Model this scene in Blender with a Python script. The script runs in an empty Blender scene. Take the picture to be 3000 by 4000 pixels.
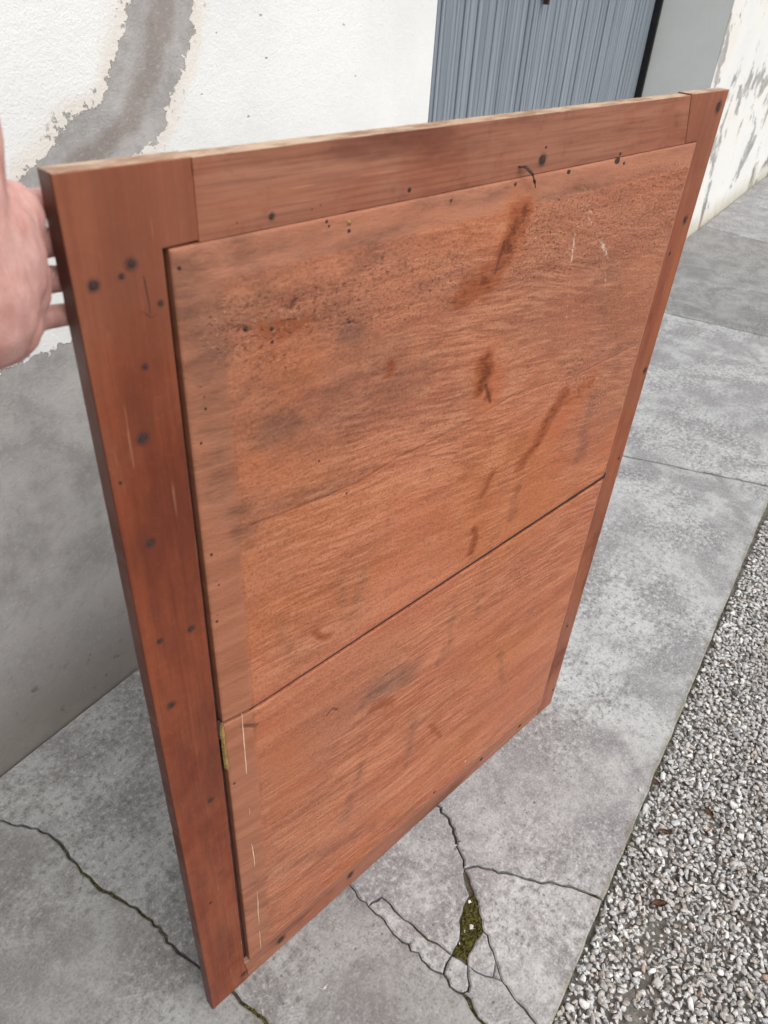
import bpy, bmesh, math, random
import numpy as np
from mathutils import Vector, Matrix, geometry as mgeo

random.seed(7)
rng = np.random.default_rng(11)
scene = bpy.context.scene
R = math.radians

# ------------------------------------------------------------------ camera
# world: X along the house wall, Y towards the wall, Z up; metres
CAM_H, FOC, PITCH, ROLL, HEAD = 1.40, 2934.0, R(36.551), R(-3.994), R(31.539)
_H = np.array([math.cos(HEAD), math.sin(HEAD), 0.0])
_F = np.array([_H[0]*math.cos(PITCH), _H[1]*math.cos(PITCH), -math.sin(PITCH)])
_R = np.array([math.sin(HEAD), -math.cos(HEAD), 0.0])
_D = np.cross(_F, _R)
_R2 = math.cos(ROLL)*_R + math.sin(ROLL)*_D
_D2 = -math.sin(ROLL)*_R + math.cos(ROLL)*_D
CAM = np.array([0.0, 0.0, CAM_H])
cd = bpy.data.cameras.new('camera')
cd.sensor_fit = 'VERTICAL'; cd.sensor_height = 36.0; cd.lens = 36.0*FOC/4000.0
cd.clip_start = 0.02; cd.clip_end = 600.0
cd.dof.use_dof = True; cd.dof.focus_distance = 1.25; cd.dof.aperture_fstop = 8.5
cam = bpy.data.objects.new('camera', cd); scene.collection.objects.link(cam)
m = Matrix.Identity(4)
for i in range(3):
    m[i][0] = _R2[i]; m[i][1] = -_D2[i]; m[i][2] = -_F[i]; m[i][3] = CAM[i]
cam.matrix_world = m
scene.camera = cam

# ------------------------------------------------------------------ sky, sun, exposure
SUN_EL, SUN_AZ = R(56), R(-98)      # azimuth measured from +X towards +Y: sun stands over the open yard
w = bpy.data.worlds.new('World'); scene.world = w; w.use_nodes = True
nt = w.node_tree; bg = nt.nodes['Background']
sky = nt.nodes.new('ShaderNodeTexSky'); sky.sky_type = 'NISHITA'; sky.sun_disc = False
sky.sun_elevation = SUN_EL; sky.sun_rotation = math.pi/2 - SUN_AZ
sky.dust_density = 4.0; sky.air_density = 1.0; sky.ozone_density = 1.0
hs = nt.nodes.new('ShaderNodeHueSaturation'); hs.inputs['Saturation'].default_value = 0.22
nt.links.new(sky.outputs[0], hs.inputs['Color']); nt.links.new(hs.outputs[0], bg.inputs['Color'])
bg.inputs['Strength'].default_value = 0.15
sl = bpy.data.lights.new('sun', 'SUN'); sl.energy = 0.9; sl.angle = R(60); sl.color = (1.0, 0.97, 0.93)
so = bpy.data.objects.new('sun', sl); scene.collection.objects.link(so)
sd = Vector((math.cos(SUN_EL)*math.cos(SUN_AZ), math.cos(SUN_EL)*math.sin(SUN_AZ), math.sin(SUN_EL)))
so.rotation_euler = sd.to_track_quat('Z', 'Y').to_euler(); so.location = sd*20
vs = scene.view_settings
vs.view_transform = 'Standard'; vs.look = 'None'; vs.gamma = 1.0; vs.use_curve_mapping = False
vs.exposure = 0.33
scene.cycles.max_bounces = 5; scene.cycles.diffuse_bounces = 3

# ------------------------------------------------------------------ helpers
def lin(hx):
    hx = hx.lstrip('#'); o = []
    for k in (0, 2, 4):
        c = int(hx[k:k+2], 16)/255.0
        o.append(c/12.92 if c <= 0.04045 else ((c+0.055)/1.055)**2.4)
    return (o[0], o[1], o[2], 1.0)

def ray(px, py):
    return _F + _R2*((px-1500.0)/FOC) + _D2*((py-2000.0)/FOC)
def ground(px, py, z=0.0):
    d = ray(px, py); t = (z-CAM_H)/d[2]; p = CAM+t*d; return (p[0], p[1])
WALL_Y = 1.1065
def on_wall(px, py, off=0.0):
    d = ray(px, py); t = (WALL_Y+off)/d[1]; p = CAM+t*d; return (p[0], p[2])
PB = np.array([0.3028, 0.4462, 0.0]); PROT = R(-11.864)
PU = np.array([math.cos(PROT), math.sin(PROT), 0.0]); PY = np.array([-math.sin(PROT), math.cos(PROT), 0.0])
def on_panel(dx, dy, off=0.0):
    """a spot on the panel's face -> (u, v) in metres; dx, dy are measured on a 1659 px wide print"""
    d = ray(dx*3000/1659, dy*3000/1659); t = ((PB-CAM)@PY + off)/(d@PY); p = CAM+t*d
    return ((p-PB)@PU, p[2])

def link(o, parent=None):
    scene.collection.objects.link(o)
    if parent is not None: o.parent = parent
    return o
def mesh_obj(name, verts, faces, mat=None, parent=None, smooth=False):
    me = bpy.data.meshes.new(name); me.from_pydata([tuple(map(float, v)) for v in verts], [], faces); me.update()
    if mat: me.materials.append(mat)
    if smooth:
        for p in me.polygons: p.use_smooth = True
    return link(bpy.data.objects.new(name, me), parent)
def bm_obj(name, bm, mat=None, parent=None, smooth=False):
    me = bpy.data.meshes.new(name); bm.normal_update(); bm.to_mesh(me); bm.free()
    if mat: me.materials.append(mat)
    if smooth:
        for p in me.polygons: p.use_smooth = True
    return link(bpy.data.objects.new(name, me), parent)
def empty(name, loc=(0, 0, 0), rz=0.0):
    o = bpy.data.objects.new(name, None); o.location = loc; o.rotation_euler = (0, 0, rz); o.empty_display_size = 0.1
    return link(o)
def tag(o, label=None, cat=None, group=None, kind=None):
    if label: o['label'] = label
    if cat: o['category'] = cat
    if group: o['group'] = group
    if kind: o['kind'] = kind
    return o
def box_bm(x0, x1, y0, y1, z0, z1, bevel=0.0, bm=None):
    own = bm is None
    bm = bm or bmesh.new()
    vs_ = [bm.verts.new(p) for p in ((x0,y0,z0),(x1,y0,z0),(x1,y1,z0),(x0,y1,z0),(x0,y0,z1),(x1,y0,z1),(x1,y1,z1),(x0,y1,z1))]
    for f in ((3,2,1,0),(4,5,6,7),(0,1,5,4),(1,2,6,5),(2,3,7,6),(3,0,4,7)): bm.faces.new([vs_[i] for i in f])
    if bevel and own: bmesh.ops.bevel(bm, geom=bm.edges[:], offset=bevel, segments=2, affect='EDGES', profile=0.6)
    return bm
def prism_bm(poly, y0, y1, bevel=0.0):
    """polygon in (x, z), counter-clockwise seen from -Y, extruded y0 (front) .. y1"""
    bm = bmesh.new()
    a = [bm.verts.new((p[0], y0, p[1])) for p in poly]; b = [bm.verts.new((p[0], y1, p[1])) for p in poly]
    bm.faces.new(a); bm.faces.new(b[::-1]); n = len(poly)
    for i in range(n): bm.faces.new((a[i], b[i], b[(i+1) % n], a[(i+1) % n]))
    bmesh.ops.recalc_face_normals(bm, faces=bm.faces[:])
    if bevel: bmesh.ops.bevel(bm, geom=bm.edges[:], offset=bevel, segments=2, affect='EDGES', profile=0.6)
    return bm
def set_attr(o, name, arr):
    at = o.data.attributes.new(name, 'FLOAT', 'POINT'); at.data.foreach_set('value', np.asarray(arr, dtype=np.float32))

def vnoise(x, y, seed=0):
    xi = np.floor(x).astype(np.int64); yi = np.floor(y).astype(np.int64); xf = x-xi; yf = y-yi
    def h(a, b):
        n = (a*374761393 + b*668265263 + seed*974634541) & 0xffffffff
        n = ((n ^ (n >> 13))*1274126177) & 0xffffffff
        return ((n ^ (n >> 16)) & 0xffff)/65535.0
    sx = xf*xf*(3-2*xf); sy = yf*yf*(3-2*yf)
    return (h(xi, yi)*(1-sx)+h(xi+1, yi)*sx)*(1-sy) + (h(xi, yi+1)*(1-sx)+h(xi+1, yi+1)*sx)*sy
def fbm(x, y, seed=0, o=4):
    s = 0.0; a = 0.5
    for k in range(o): s = s + a*vnoise(x, y, seed+k); x = x*2.03+5.1; y = y*2.03+9.7; a *= 0.5
    return s
def seg_dist(X, Y, a, b):
    ax, ay = a; bx, by = b; dx, dy = bx-ax, by-ay; L = dx*dx+dy*dy+1e-12
    t = np.clip(((X-ax)*dx+(Y-ay)*dy)/L, 0, 1); return np.hypot(X-ax-t*dx, Y-ay-t*dy)

class NT:
    """small wrapper for building shader trees"""
    def __init__(s, name):
        s.m = bpy.data.materials.new(name); s.m.use_nodes = True; s.t = s.m.node_tree; s.b = s.t.nodes['Principled BSDF']
    def n(s, typ, **kw):
        nd = s.t.nodes.new(typ)
        for k, v in kw.items(): setattr(nd, k, v)
        return nd
    def put(s, sock, v):
        if isinstance(v, bpy.types.NodeSocket): s.t.links.new(v, sock)
        elif v is not None: sock.default_value = v
    def coord(s, out='Object'): return s.n('ShaderNodeTexCoord').outputs[out]
    def pos(s): return s.n('ShaderNodeNewGeometry').outputs['Position']
    def mapping(s, vec, scale=(1,1,1), loc=(0,0,0), rot=(0,0,0)):
        nd = s.n('ShaderNodeMapping'); s.put(nd.inputs['Vector'], vec)
        nd.inputs['Scale'].default_value = scale; nd.inputs['Location'].default_value = loc; nd.inputs['Rotation'].default_value = rot
        return nd.outputs[0]
    def noise(s, vec, scale=5, detail=4, rough=0.55, dist=0.0, col=False):
        nd = s.n('ShaderNodeTexNoise'); s.put(nd.inputs['Vector'], vec); nd.inputs['Scale'].default_value = scale
        nd.inputs['Detail'].default_value = detail; nd.inputs['Roughness'].default_value = rough; nd.inputs['Distortion'].default_value = dist
        return nd.outputs['Color' if col else 'Fac']
    def voro(s, vec, scale=5, feat='F1', out='Distance', rnd=1.0):
        nd = s.n('ShaderNodeTexVoronoi', feature=feat); s.put(nd.inputs['Vector'], vec); nd.inputs['Scale'].default_value = scale
        nd.inputs['Randomness'].default_value = rnd
        return nd.outputs[out]
    def ramp(s, fac, a, b, lo=0.0, hi=1.0):
        nd = s.n('ShaderNodeMapRange', interpolation_type='SMOOTHSTEP'); s.put(nd.inputs['Value'], fac)
        nd.inputs['From Min'].default_value = a; nd.inputs['From Max'].default_value = b
        nd.inputs['To Min'].default_value = lo; nd.inputs['To Max'].default_value = hi
        return nd.outputs[0]
    def math(s, op, a, b=None, c=None):
        nd = s.n('ShaderNodeMath', operation=op)
        s.put(nd.inputs[0], a); s.put(nd.inputs[1], b)
        if c is not None: s.put(nd.inputs[2], c)
        return nd.outputs[0]
    def mix(s, fac, a, b, mode='MIX'):
        nd = s.n('ShaderNodeMix', data_type='RGBA', blend_type=mode); s.put(nd.inputs['Factor'], fac)
        s.put(nd.inputs[6], a); s.put(nd.inputs[7], b); return nd.outputs[2]
    def attr(s, name, typ='GEOMETRY', out='Fac'):
        nd = s.n('ShaderNodeAttribute', attribute_name=name, attribute_type=typ); return nd.outputs[out]
    def bump(s, h, dist=0.001, strength=1.0, prev=None):
        nd = s.n('ShaderNodeBump'); s.put(nd.inputs['Height'], h); nd.inputs['Distance'].default_value = dist
        nd.inputs['Strength'].default_value = strength
        if prev is not None: s.put(nd.inputs['Normal'], prev)
        return nd.outputs[0]
    def done(s, col=None, rough=None, nrm=None, spec=None):
        s.put(s.b.inputs['Base Color'], col); s.put(s.b.inputs['Roughness'], rough); s.put(s.b.inputs['Normal'], nrm)
        if spec is not None: s.put(s.b.inputs['Specular IOR Level'], spec)
        return s.m
    def sep(s, vec):
        nd = s.n('ShaderNodeSeparateXYZ'); s.put(nd.inputs[0], vec); return nd.outputs

# ------------------------------------------------------------------ materials
def mat_frame(name, vertical, c_lo, c_hi, c_red, rough=0.42):
    k = NT(name); c = k.coord()
    wear = k.noise(k.mapping(c, (9, 9, 2.2) if vertical else (2.2, 9, 9), (3, 1, 2)), 1, 5, .65)
    sc1 = (40, 40, 1.6) if vertical else (1.6, 40, 40)
    sc2 = (320, 320, 9) if vertical else (9, 320, 320)
    g1 = k.noise(k.mapping(c, sc1), 1, 4, .6, 0.6); g2 = k.noise(k.mapping(c, sc2), 1, 3, .6)
    blot = k.noise(c, 7, 4, .6)
    col = k.mix(k.ramp(g1, .3, .7), lin(c_lo), lin(c_hi))
    col = k.mix(k.ramp(blot, .46, .68, 0, .75), col, lin(c_red))
    col = k.mix(k.ramp(k.noise(c, 3.2, 5, .65), .52, .72, 0, .55), col, lin('#74503f'))
    col = k.mix(k.ramp(g2, .4, .7, 0, .34), col, lin('#4e281c'))
    col = k.mix(k.ramp(k.noise(c, 130, 4, .7), .5, .75, 0, .12), col, lin('#b57f66'))
    col = k.mix(k.ramp(k.noise(c, 34, 5, .7), .54, .7, 0, .35), col, lin('#5c3326'))
    scr = k.noise(k.mapping(c, (260, 260, 11) if vertical else (11, 260, 260), (1, 4, 2), (0, R(3), 0)), 1, 2, .5)
    col = k.mix(k.math('MULTIPLY', k.ramp(scr, .64, .7, 0, .5), k.ramp(k.noise(c, 9, 3), .5, .62)), col, lin('#c08a6c'))
    sp = k.voro(c, 70)
    spm = k.math('MULTIPLY', k.ramp(sp, .10, .02), k.ramp(k.noise(c, 21, 2), .56, .64))
    col = k.mix(k.math('MULTIPLY', spm, .7), col, lin('#2a1510'))
    col = k.mix(k.ramp(wear, .5, .66, 0, .62), col, lin('#54261a'))
    col = k.mix(k.ramp(wear, .46, .34, 0, .45), col, lin('#a8694a'))
    if vertical:   # varnish worn off at the handled upper end
        zz = k.math('ADD', k.sep(c)[2], k.math('MULTIPLY', k.math('SUBTRACT', blot, .5), .35))
        col = k.mix(k.ramp(zz, 1.02, 1.26, 0, .5), col, k.mix(k.ramp(g1, .3, .7), lin('#85513a'), lin('#9a6248')))
    # the sawn upper edge is bare pale wood, the outer side dark
    nz = k.sep(k.n('ShaderNodeNewGeometry').outputs['Normal'])[2]
    pale = k.math('MULTIPLY', k.ramp(nz, .55, .85), k.ramp(k.noise(k.mapping(c, (14, 60, 14)), 1, 4, .7), .25, .5, .35, 1))
    col = k.mix(pale, col, k.mix(k.ramp(k.noise(k.mapping(c, (22, 50, 22)), 1, 5, .7), .35, .6), lin('#8f6a50'), lin('#bea48b')))
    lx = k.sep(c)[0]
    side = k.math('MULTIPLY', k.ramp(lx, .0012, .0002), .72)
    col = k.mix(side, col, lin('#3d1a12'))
    h = k.math('ADD', k.math('MULTIPLY', g2, .35), k.noise(c, 60, 3, .6))
    r = k.ramp(blot, .3, .7, rough-.06, rough+.22)
    return k.done(col, r, k.bump(h, .0009, .6), .35)

def mat_board():
    k = NT('board_wood'); c = k.coord()
    A = {n: k.attr(n) for n in ('stain', 'grime', 'torn', 'fleck', 'margin', 'crack', 'ginger')}
    warp = k.n('ShaderNodeVectorMath', operation='MULTIPLY_ADD')
    k.put(warp.inputs[0], k.noise(c, 3.0, 2, .5, 0, True)); warp.inputs[1].default_value = (0, 0, .05); k.put(warp.inputs[2], c)
    cw = warp.outputs[0]
    g0 = k.noise(k.mapping(cw, (1.1, 1, 9), (2.3, 0, .4)), 1, 3, .55, .4)
    g1 = k.noise(k.mapping(cw, (5, 1, 55)), 1, 4, .6, .5)
    g2 = k.noise(k.mapping(cw, (85, 1, 380)), 1, 3, .65)
    tilt = k.mapping(cw, rot=(0, R(-9), 0))
    saw = k.noise(k.mapping(tilt, (17, 1, 190)), 1, 2, .55, .25)
    band = k.noise(k.mapping(tilt, (2.0, 1, 26)), 1, 4, .6, .4)
    grit = k.noise(c, 330, 2, .6)
    blot = k.noise(k.mapping(c, (5, 1, 7)), 1, 5, .62)
    zone = k.noise(k.mapping(c, (1.6, 1, 1.9), (4.4, 0, 1.7)), 1, 3, .5)
    col = k.mix(k.ramp(g0, .32, .68), lin('#a96044'), lin('#bf7757'))
    col = k.mix(k.ramp(band, .42, .66, 0, .6), col, lin('#cc8764'))
    col = k.mix(k.ramp(g1, .36, .7, 0, .5), col, lin('#86472e'))
    col = k.mix(k.ramp(zone, .48, .64, 0, .45), col, lin('#93644e'))
    col = k.mix(k.ramp(blot, .5, .72, 0, .5), col, lin('#96634b'))
    col = k.mix(k.ramp(k.noise(k.mapping(c, (2.2, 1, 3.1), (7, 0, 3)), 1, 3, .5), .5, .68, 0, .6), col, lin('#ad6539'))
    rip = k.ramp(k.noise(k.mapping(c, (3.3, 1, 3.8), (1, 0, 5)), 1, 3, .55), .4, .62, .25, 1)
    saw = k.math('MULTIPLY', k.math('SUBTRACT', saw, .5), rip)
    col = k.mix(k.ramp(saw, .0, .11, 0, .34), col, lin('#cf9572'))
    col = k.mix(k.ramp(saw, -.01, -.11, 0, .34), col, lin('#7c4830'))
    col = k.mix(k.ramp(g2, .52, .66, 0, .42), col, lin('#6c3826'))
    col = k.mix(k.ramp(grit, .5, .68, 0, .34), col, lin('#5d3020'))
    col = k.mix(k.ramp(grit, .5, .3, 0, .2), col, lin('#cb9674'))
    # margins planed smooth and greyer
    col = k.mix(k.math('MULTIPLY', A['margin'], .8), col, k.mix(k.ramp(g1, .32, .68), lin('#8d5a43'), lin('#a87056')))
    n_a = k.noise(c, 45, 5, .68); n_b = k.noise(c, 16, 5, .65); n_s = k.noise(k.mapping(c, (45, 1, 105)), 1, 5, .75)
    def brk(a, n, amp, lo, hi): return k.ramp(k.math('ADD', a, k.math('MULTIPLY', k.math('SUBTRACT', n, .5), amp)), lo, hi)
    def glaze(fac, col_, hx): return k.mix(fac, col_, lin(hx), 'MULTIPLY')
    col = k.mix(k.math('MULTIPLY', brk(A['ginger'], n_b, .9, .05, 1.0), .5), col, lin('#b4643a'))
    n_g = k.noise(k.mapping(c, (24, 1, 75)), 1, 6, .75)
    col = glaze(k.math('MULTIPLY', brk(A['grime'], n_g, 2.0, .2, 1.05), .8), col, '#a3a4a8')
    col = k.mix(k.math('MULTIPLY', brk(A['grime'], n_b, 1.2, .1, 1.2), .25), col, lin('#77685f'))
    stn = k.math('ADD', k.math('MULTIPLY', brk(A['stain'], n_s, 1.5, .38, .56), .55), k.math('MULTIPLY', brk(A['stain'], n_s, .8, .1, 1.0), .45))
    col = k.mix(k.math('MULTIPLY', stn, .8), col, lin('#8a4524'))
    stc = brk(A['stain'], n_s, 2.0, .7, 1.05)
    col = k.mix(k.math('MULTIPLY', stc, .75), col, lin('#5a2b14'))
    # torn grain: small chips with dark hearts
    pn = k.noise(k.mapping(c, (170, 1, 230)), 1, 3, .65)
    torn = k.ramp(k.math('ADD', A['torn'], k.math('MULTIPLY', k.math('SUBTRACT', n_b, .5), .9)), .15, .85)
    pit = k.math('MULTIPLY', k.ramp(pn, .54, .72), torn)
    lip = k.math('MULTIPLY', k.ramp(pn, .46, .34), torn)
    col = glaze(k.math('MULTIPLY', pit, .7), col, '#b07c58')
    col = k.mix(k.math('MULTIPLY', lip, .3), col, lin('#d3a07c'))
    fl = k.math('MULTIPLY', brk(A['fleck'], k.noise(c, 190, 3, .7), 2.6, .75, 1.1), .7)
    col = k.mix(fl, col, lin('#d9c3b2'))
    # scattered worm holes / specks everywhere
    wv = k.voro(c, 90); wm = k.math('MULTIPLY', k.ramp(wv, .14, .05), k.ramp(k.noise(c, 26, 3), .57, .62))
    col = k.mix(k.math('MULTIPLY', wm, .7), col, lin('#3a1c12'))
    ck = brk(A['crack'], n_a, .5, .25, .9)
    col = k.mix(k.math('MULTIPLY', ck, .62), col, lin('#552f26'))
    hh = k.math('SUBTRACT', k.math('MULTIPLY', saw, 1.2), k.math('MULTIPLY', g2, .6))
    hh = k.math('ADD', hh, k.math('MULTIPLY', grit, .4))
    hh = k.math('SUBTRACT', hh, k.math('MULTIPLY', pit, 1.3))
    hh = k.math('ADD', hh, k.math('MULTIPLY', lip, .8))
    hh = k.math('SUBTRACT', hh, k.math('MULTIPLY', ck, 1.0))
    r = k.ramp(blot, .3, .7, .5, .72)
    return k.done(col, k.math('SUBTRACT', r, k.math('MULTIPLY', A['margin'], .08)), k.bump(hh, .0011, .85), .3)

def mat_concrete():
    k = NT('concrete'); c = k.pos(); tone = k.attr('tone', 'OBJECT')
    b0 = k.noise(c, 1.7, 4, .6, .3); b1 = k.noise(c, 6.5, 6, .66, .4); b2 = k.noise(k.mapping(c, loc=(3, 1, 0)), 17, 6, .7)
    fine = k.noise(c, 210, 3, .65); mid = k.noise(c, 75, 4, .7)
    cl = k.noise(k.mapping(c, loc=(5, 9, 0)), 11, 6, .7, .2)
    col = k.mix(k.ramp(b1, .40, .60), lin('#8f8e8e'), lin('#b5b6b5'))
    col = k.mix(k.ramp(b0, .45, .58, 0, .4), col, lin('#8f8d90'))
    col = k.mix(k.ramp(cl, .5, .66, 0, .5), col, lin('#807d80'))
    col = k.mix(k.ramp(cl, .46, .34, 0, .35), col, lin('#bcbdbc'))
    col = k.mix(k.ramp(b2, .52, .64, 0, .4), col, lin('#7b7978'))
    near = k.ramp(k.noise(k.mapping(c, loc=(2, 6, 0)), 3.1, 3, .5), .38, .6, .3, 1)
    col = k.mix(k.math('MULTIPLY', near, k.ramp(mid, .53, .62, 0, .62)), col, lin('#c9cac8'))
    col = k.mix(k.math('MULTIPLY', near, k.ramp(mid, .47, .38, 0, .62)), col, lin('#605e5b'))
    col = k.mix(k.ramp(fine, .54, .68, 0, .4), col, lin('#d0d1cf'))
    col = k.mix(k.ramp(fine, .46, .33, 0, .42), col, lin('#504e4b'))
    # dark lichen dots
    v = k.voro(c, 48); vm = k.math('MULTIPLY', k.ramp(v, .17, .06), k.ramp(k.noise(c, 9, 4, .6), .5, .62))
    col = k.mix(k.math('MULTIPLY', vm, .75), col, lin('#4a4a47'))
    v2 = k.voro(k.mapping(c, loc=(.3, .7, 0)), 60); vm2 = k.math('MULTIPLY', k.ramp(v2, .12, .05), k.ramp(k.noise(c, 13, 3), .55, .62))
    col = k.mix(k.math('MULTIPLY', vm2, .6), col, lin('#d8d8d4'))
    # a yellow-green film of algae on the outer edge of the pavement
    xyz = k.sep(c)
    ey = k.math('SUBTRACT', xyz[1], k.math('ADD', k.math('MULTIPLY', xyz[0], .0139), -.0299))
    ed = k.ramp(k.math('ADD', ey, k.math('MULTIPLY', k.math('SUBTRACT', k.noise(c, 14, 4, .6), .5), .05)), .013, -.006)
    col = k.mix(k.math('MULTIPLY', ed, .6), col, lin('#6f6740'))
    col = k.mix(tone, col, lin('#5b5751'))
    # roller print: rows of small dots, worn away in places
    rows = k.math('MULTIPLY', k.math('SINE', k.math('MULTIPLY', xyz[0], 785)), k.math('SINE', k.math('MULTIPLY', xyz[1], 785)))
    rows = k.math('MULTIPLY', rows, k.ramp(k.noise(k.mapping(c, loc=(8, 2, 0)), 5, 3), .5, .62))
    h = k.math('ADD', k.math('MULTIPLY', fine, .8), mid); h = k.math('ADD', h, k.math('MULTIPLY', rows, .22))
    h = k.math('SUBTRACT', h, k.math('MULTIPLY', vm, .5))
    return k.done(col, .88, k.bump(h, .0016, .7), .25)

def mat_wall():
    k = NT('old_plaster'); c = k.pos()
    ring = k.attr('ring'); base = k.attr('base'); far = k.attr('far'); halo = k.attr('halo'); dirt = k.attr('dirt')
    na = k.noise(c, 46, 6, .72); nb = k.noise(c, 9, 5, .62); nf = k.noise(c, 260, 2, .6)
    big = k.noise(c, 2.4, 4, .6)
    paint = k.mix(k.ramp(big, .35, .65), lin('#e4e5e3'), lin('#eeeeec'))
    cream = k.mix(k.ramp(nb, .3, .7), lin('#e1dad0'), lin('#e9e4dc'))
    hal = k.ramp(k.math('ADD', halo, k.math('MULTIPLY', k.math('SUBTRACT', nb, .5), .5)), .2, .6)
    paint = k.mix(hal, paint, cream)
    paint = k.mix(k.math('MULTIPLY', far, k.ramp(big, .45, .7, .1, .5)), paint, lin('#ded6c6'))
    # scuffs and specks in the paint
    v = k.voro(k.mapping(c, (1, 1, 1.6)), 16); spk = k.math('MULTIPLY', k.ramp(v, .075, .04), k.ramp(k.noise(c, 7, 2), .46, .54))
    cem = k.mix(k.ramp(nb, .3, .7), lin('#979491'), lin('#b9b6b3'))
    cem = k.mix(k.ramp(na, .5, .75, 0, .4), cem, lin('#86817d'))
    core = k.ramp(ring, .52, .95)
    cem = k.mix(k.math('MULTIPLY', k.ramp(k.math('ADD', core, k.math('SUBTRACT', nb, .5)), .1, 1.0), .6), cem, lin('#85776f'))
    cem = k.mix(k.ramp(k.noise(c, 120, 3, .7), .5, .7, 0, .3), cem, lin('#c4bfb8'))
    cem = k.mix(k.ramp(k.math('ADD', dirt, k.math('MULTIPLY', k.math('SUBTRACT', nb, .5), 1.1)), .2, .95, 0, .7), cem, lin('#736a60'))
    dd = k.noise(c, 30, 5, .7)
    cem = k.mix(k.math('MULTIPLY', k.ramp(dd, .6, .7, 0, .5), k.ramp(dirt, .1, .6)), cem, lin('#46423d'))
    bare = k.ramp(k.math('ADD', ring, k.math('MULTIPLY', k.math('SUBTRACT', na, .5), .85)), .27, .29)
    bare = k.math('MAXIMUM', bare, k.ramp(k.math('ADD', base, k.math('MULTIPLY', k.math('SUBTRACT', na, .5), .5)), .49, .51))
    fs = k.noise(k.mapping(c, (3.4, 1, 2.6), (1.3, 0, .4)), 1, 7, .66, .4)
    bare = k.math('MAXIMUM', bare, k.math('MULTIPLY', far, k.ramp(fs, .555, .565)))
    # loose flakes inside the cream halo
    flk = k.math('MULTIPLY', k.ramp(k.noise(c, 62, 4, .6), .61, .625), k.ramp(halo, .3, .6))
    bare = k.math('MAXIMUM', bare, flk); bare = k.math('MAXIMUM', bare, k.math('MULTIPLY', spk, .7))
    col = k.mix(bare, paint, cem)
    foot = k.math('MULTIPLY', far, k.ramp(k.math('ADD', k.sep(c)[2], k.math('MULTIPLY', nb, .14)), .24, .05))
    col = k.mix(k.math('MULTIPLY', foot, .6), col, lin('#a99e7e'))
    h = k.math('SUBTRACT', k.math('ADD', k.math('MULTIPLY', nf, .35), k.math('MULTIPLY', na, .6)), k.math('MULTIPLY', bare, 1.0))
    return k.done(col, .85, k.bump(h, .0030, .8), .3)

def mat_plain(name, c1, c2, rough=.7, scale=20, bump=.0005, metal=0.0, c3=None):
    k = NT(name); c = k.coord()
    col = k.mix(k.ramp(k.noise(c, scale, 5, .62), .3, .7), lin(c1), lin(c2))
    if c3: col = k.mix(k.ramp(k.noise(c, scale*3.1, 4, .7), .52, .66, 0, .8), col, lin(c3))
    k.b.inputs['Metallic'].default_value = metal
    return k.done(col, rough, k.bump(k.noise(c, scale*6, 3, .6), bump, .7), .4)

def mat_door():
    k = NT('door_paint'); c = k.pos(); t = k.attr('tone', 'OBJECT')
    s1 = k.noise(k.mapping(c, (60, 60, 1.2)), 1, 4, .65); s2 = k.noise(k.mapping(c, (240, 240, 5)), 1, 3, .6)
    col = k.mix(k.ramp(s1, .3, .7), lin('#79828b'), lin('#929aa2'))
    col = k.mix(k.ramp(s2, .5, .75, 0, .3), col, lin('#9aa2a9'))
    col = k.mix(k.ramp(s2, .42, .3, 0, .28), col, lin('#5c656e'))
    col = k.mix(t, col, lin('#636b74'))
    return k.done(col, .6, k.bump(s2, .0008, .6), .35)

def mat_stone():
    k = NT('gravel_stone'); c = k.pos(); t = k.attr('tint', out='Color')
    n = k.noise(c, 320, 3, .65)
    col = k.mix(k.ramp(n, .4, .7, 0, .35), t, lin('#6e6a66'))
    col = k.mix(k.ramp(n, .55, .35, 0, .2), col, lin('#dedcd8'))
    return k.done(col, .72, k.bump(n, .0007, .5), .35)

def mat_soil(name='soil', c1='#4c463c', c2='#6a6255'):
    k = NT(name); c = k.pos()
    col = k.mix(k.ramp(k.noise(c, 60, 5, .7), .3, .7), lin(c1), lin(c2))
    col = k.mix(k.ramp(k.noise(c, 240, 3, .7), .56, .68, 0, .7), col, lin('#8a847a'))
    return k.done(col, .95, k.bump(k.noise(c, 180, 4, .7), .004, .8), .1)

def mat_moss():
    k = NT('moss'); c = k.pos()
    col = k.mix(k.ramp(k.noise(c, 90, 4, .7), .3, .7), lin('#34311a'), lin('#5e5a2e'))
    col = k.mix(k.ramp(k.noise(c, 400, 2, .6), .5, .7, 0, .6), col, lin('#7d7746'))
    return k.done(col, .95, k.bump(k.noise(c, 500, 3, .7), .002, .9), .1)

def mat_skin():
    k = NT('skin'); c = k.coord()
    col = k.mix(k.ramp(k.noise(c, 38, 4, .6), .35, .7), lin('#c08f86'), lin('#cda39a'))
    col = k.mix(k.ramp(k.noise(c, 16, 3, .5), .5, .7, 0, .55), col, lin('#a8685f'))
    k.b.inputs['Subsurface Weight'].default_value = .25
    k.b.inputs['Subsurface Radius'].default_value = (.008, .003, .002)
    k.b.inputs['Subsurface Scale'].default_value = 1.0
    cr = k.noise(k.mapping(c, (85, 85, 16)), 1, 4, .6, .5)
    col = k.mix(k.ramp(cr, .5, .66, 0, .4), col, lin('#9c5f57')); col = k.mix(k.ramp(cr, .45, .33, 0, .3), col, lin('#d9b4ab'))
    return k.done(col, .5, k.bump(k.math('ADD', cr, k.math('MULTIPLY', k.noise(c, 500, 2, .6), .3)), .0022, .7), .4)

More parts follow.
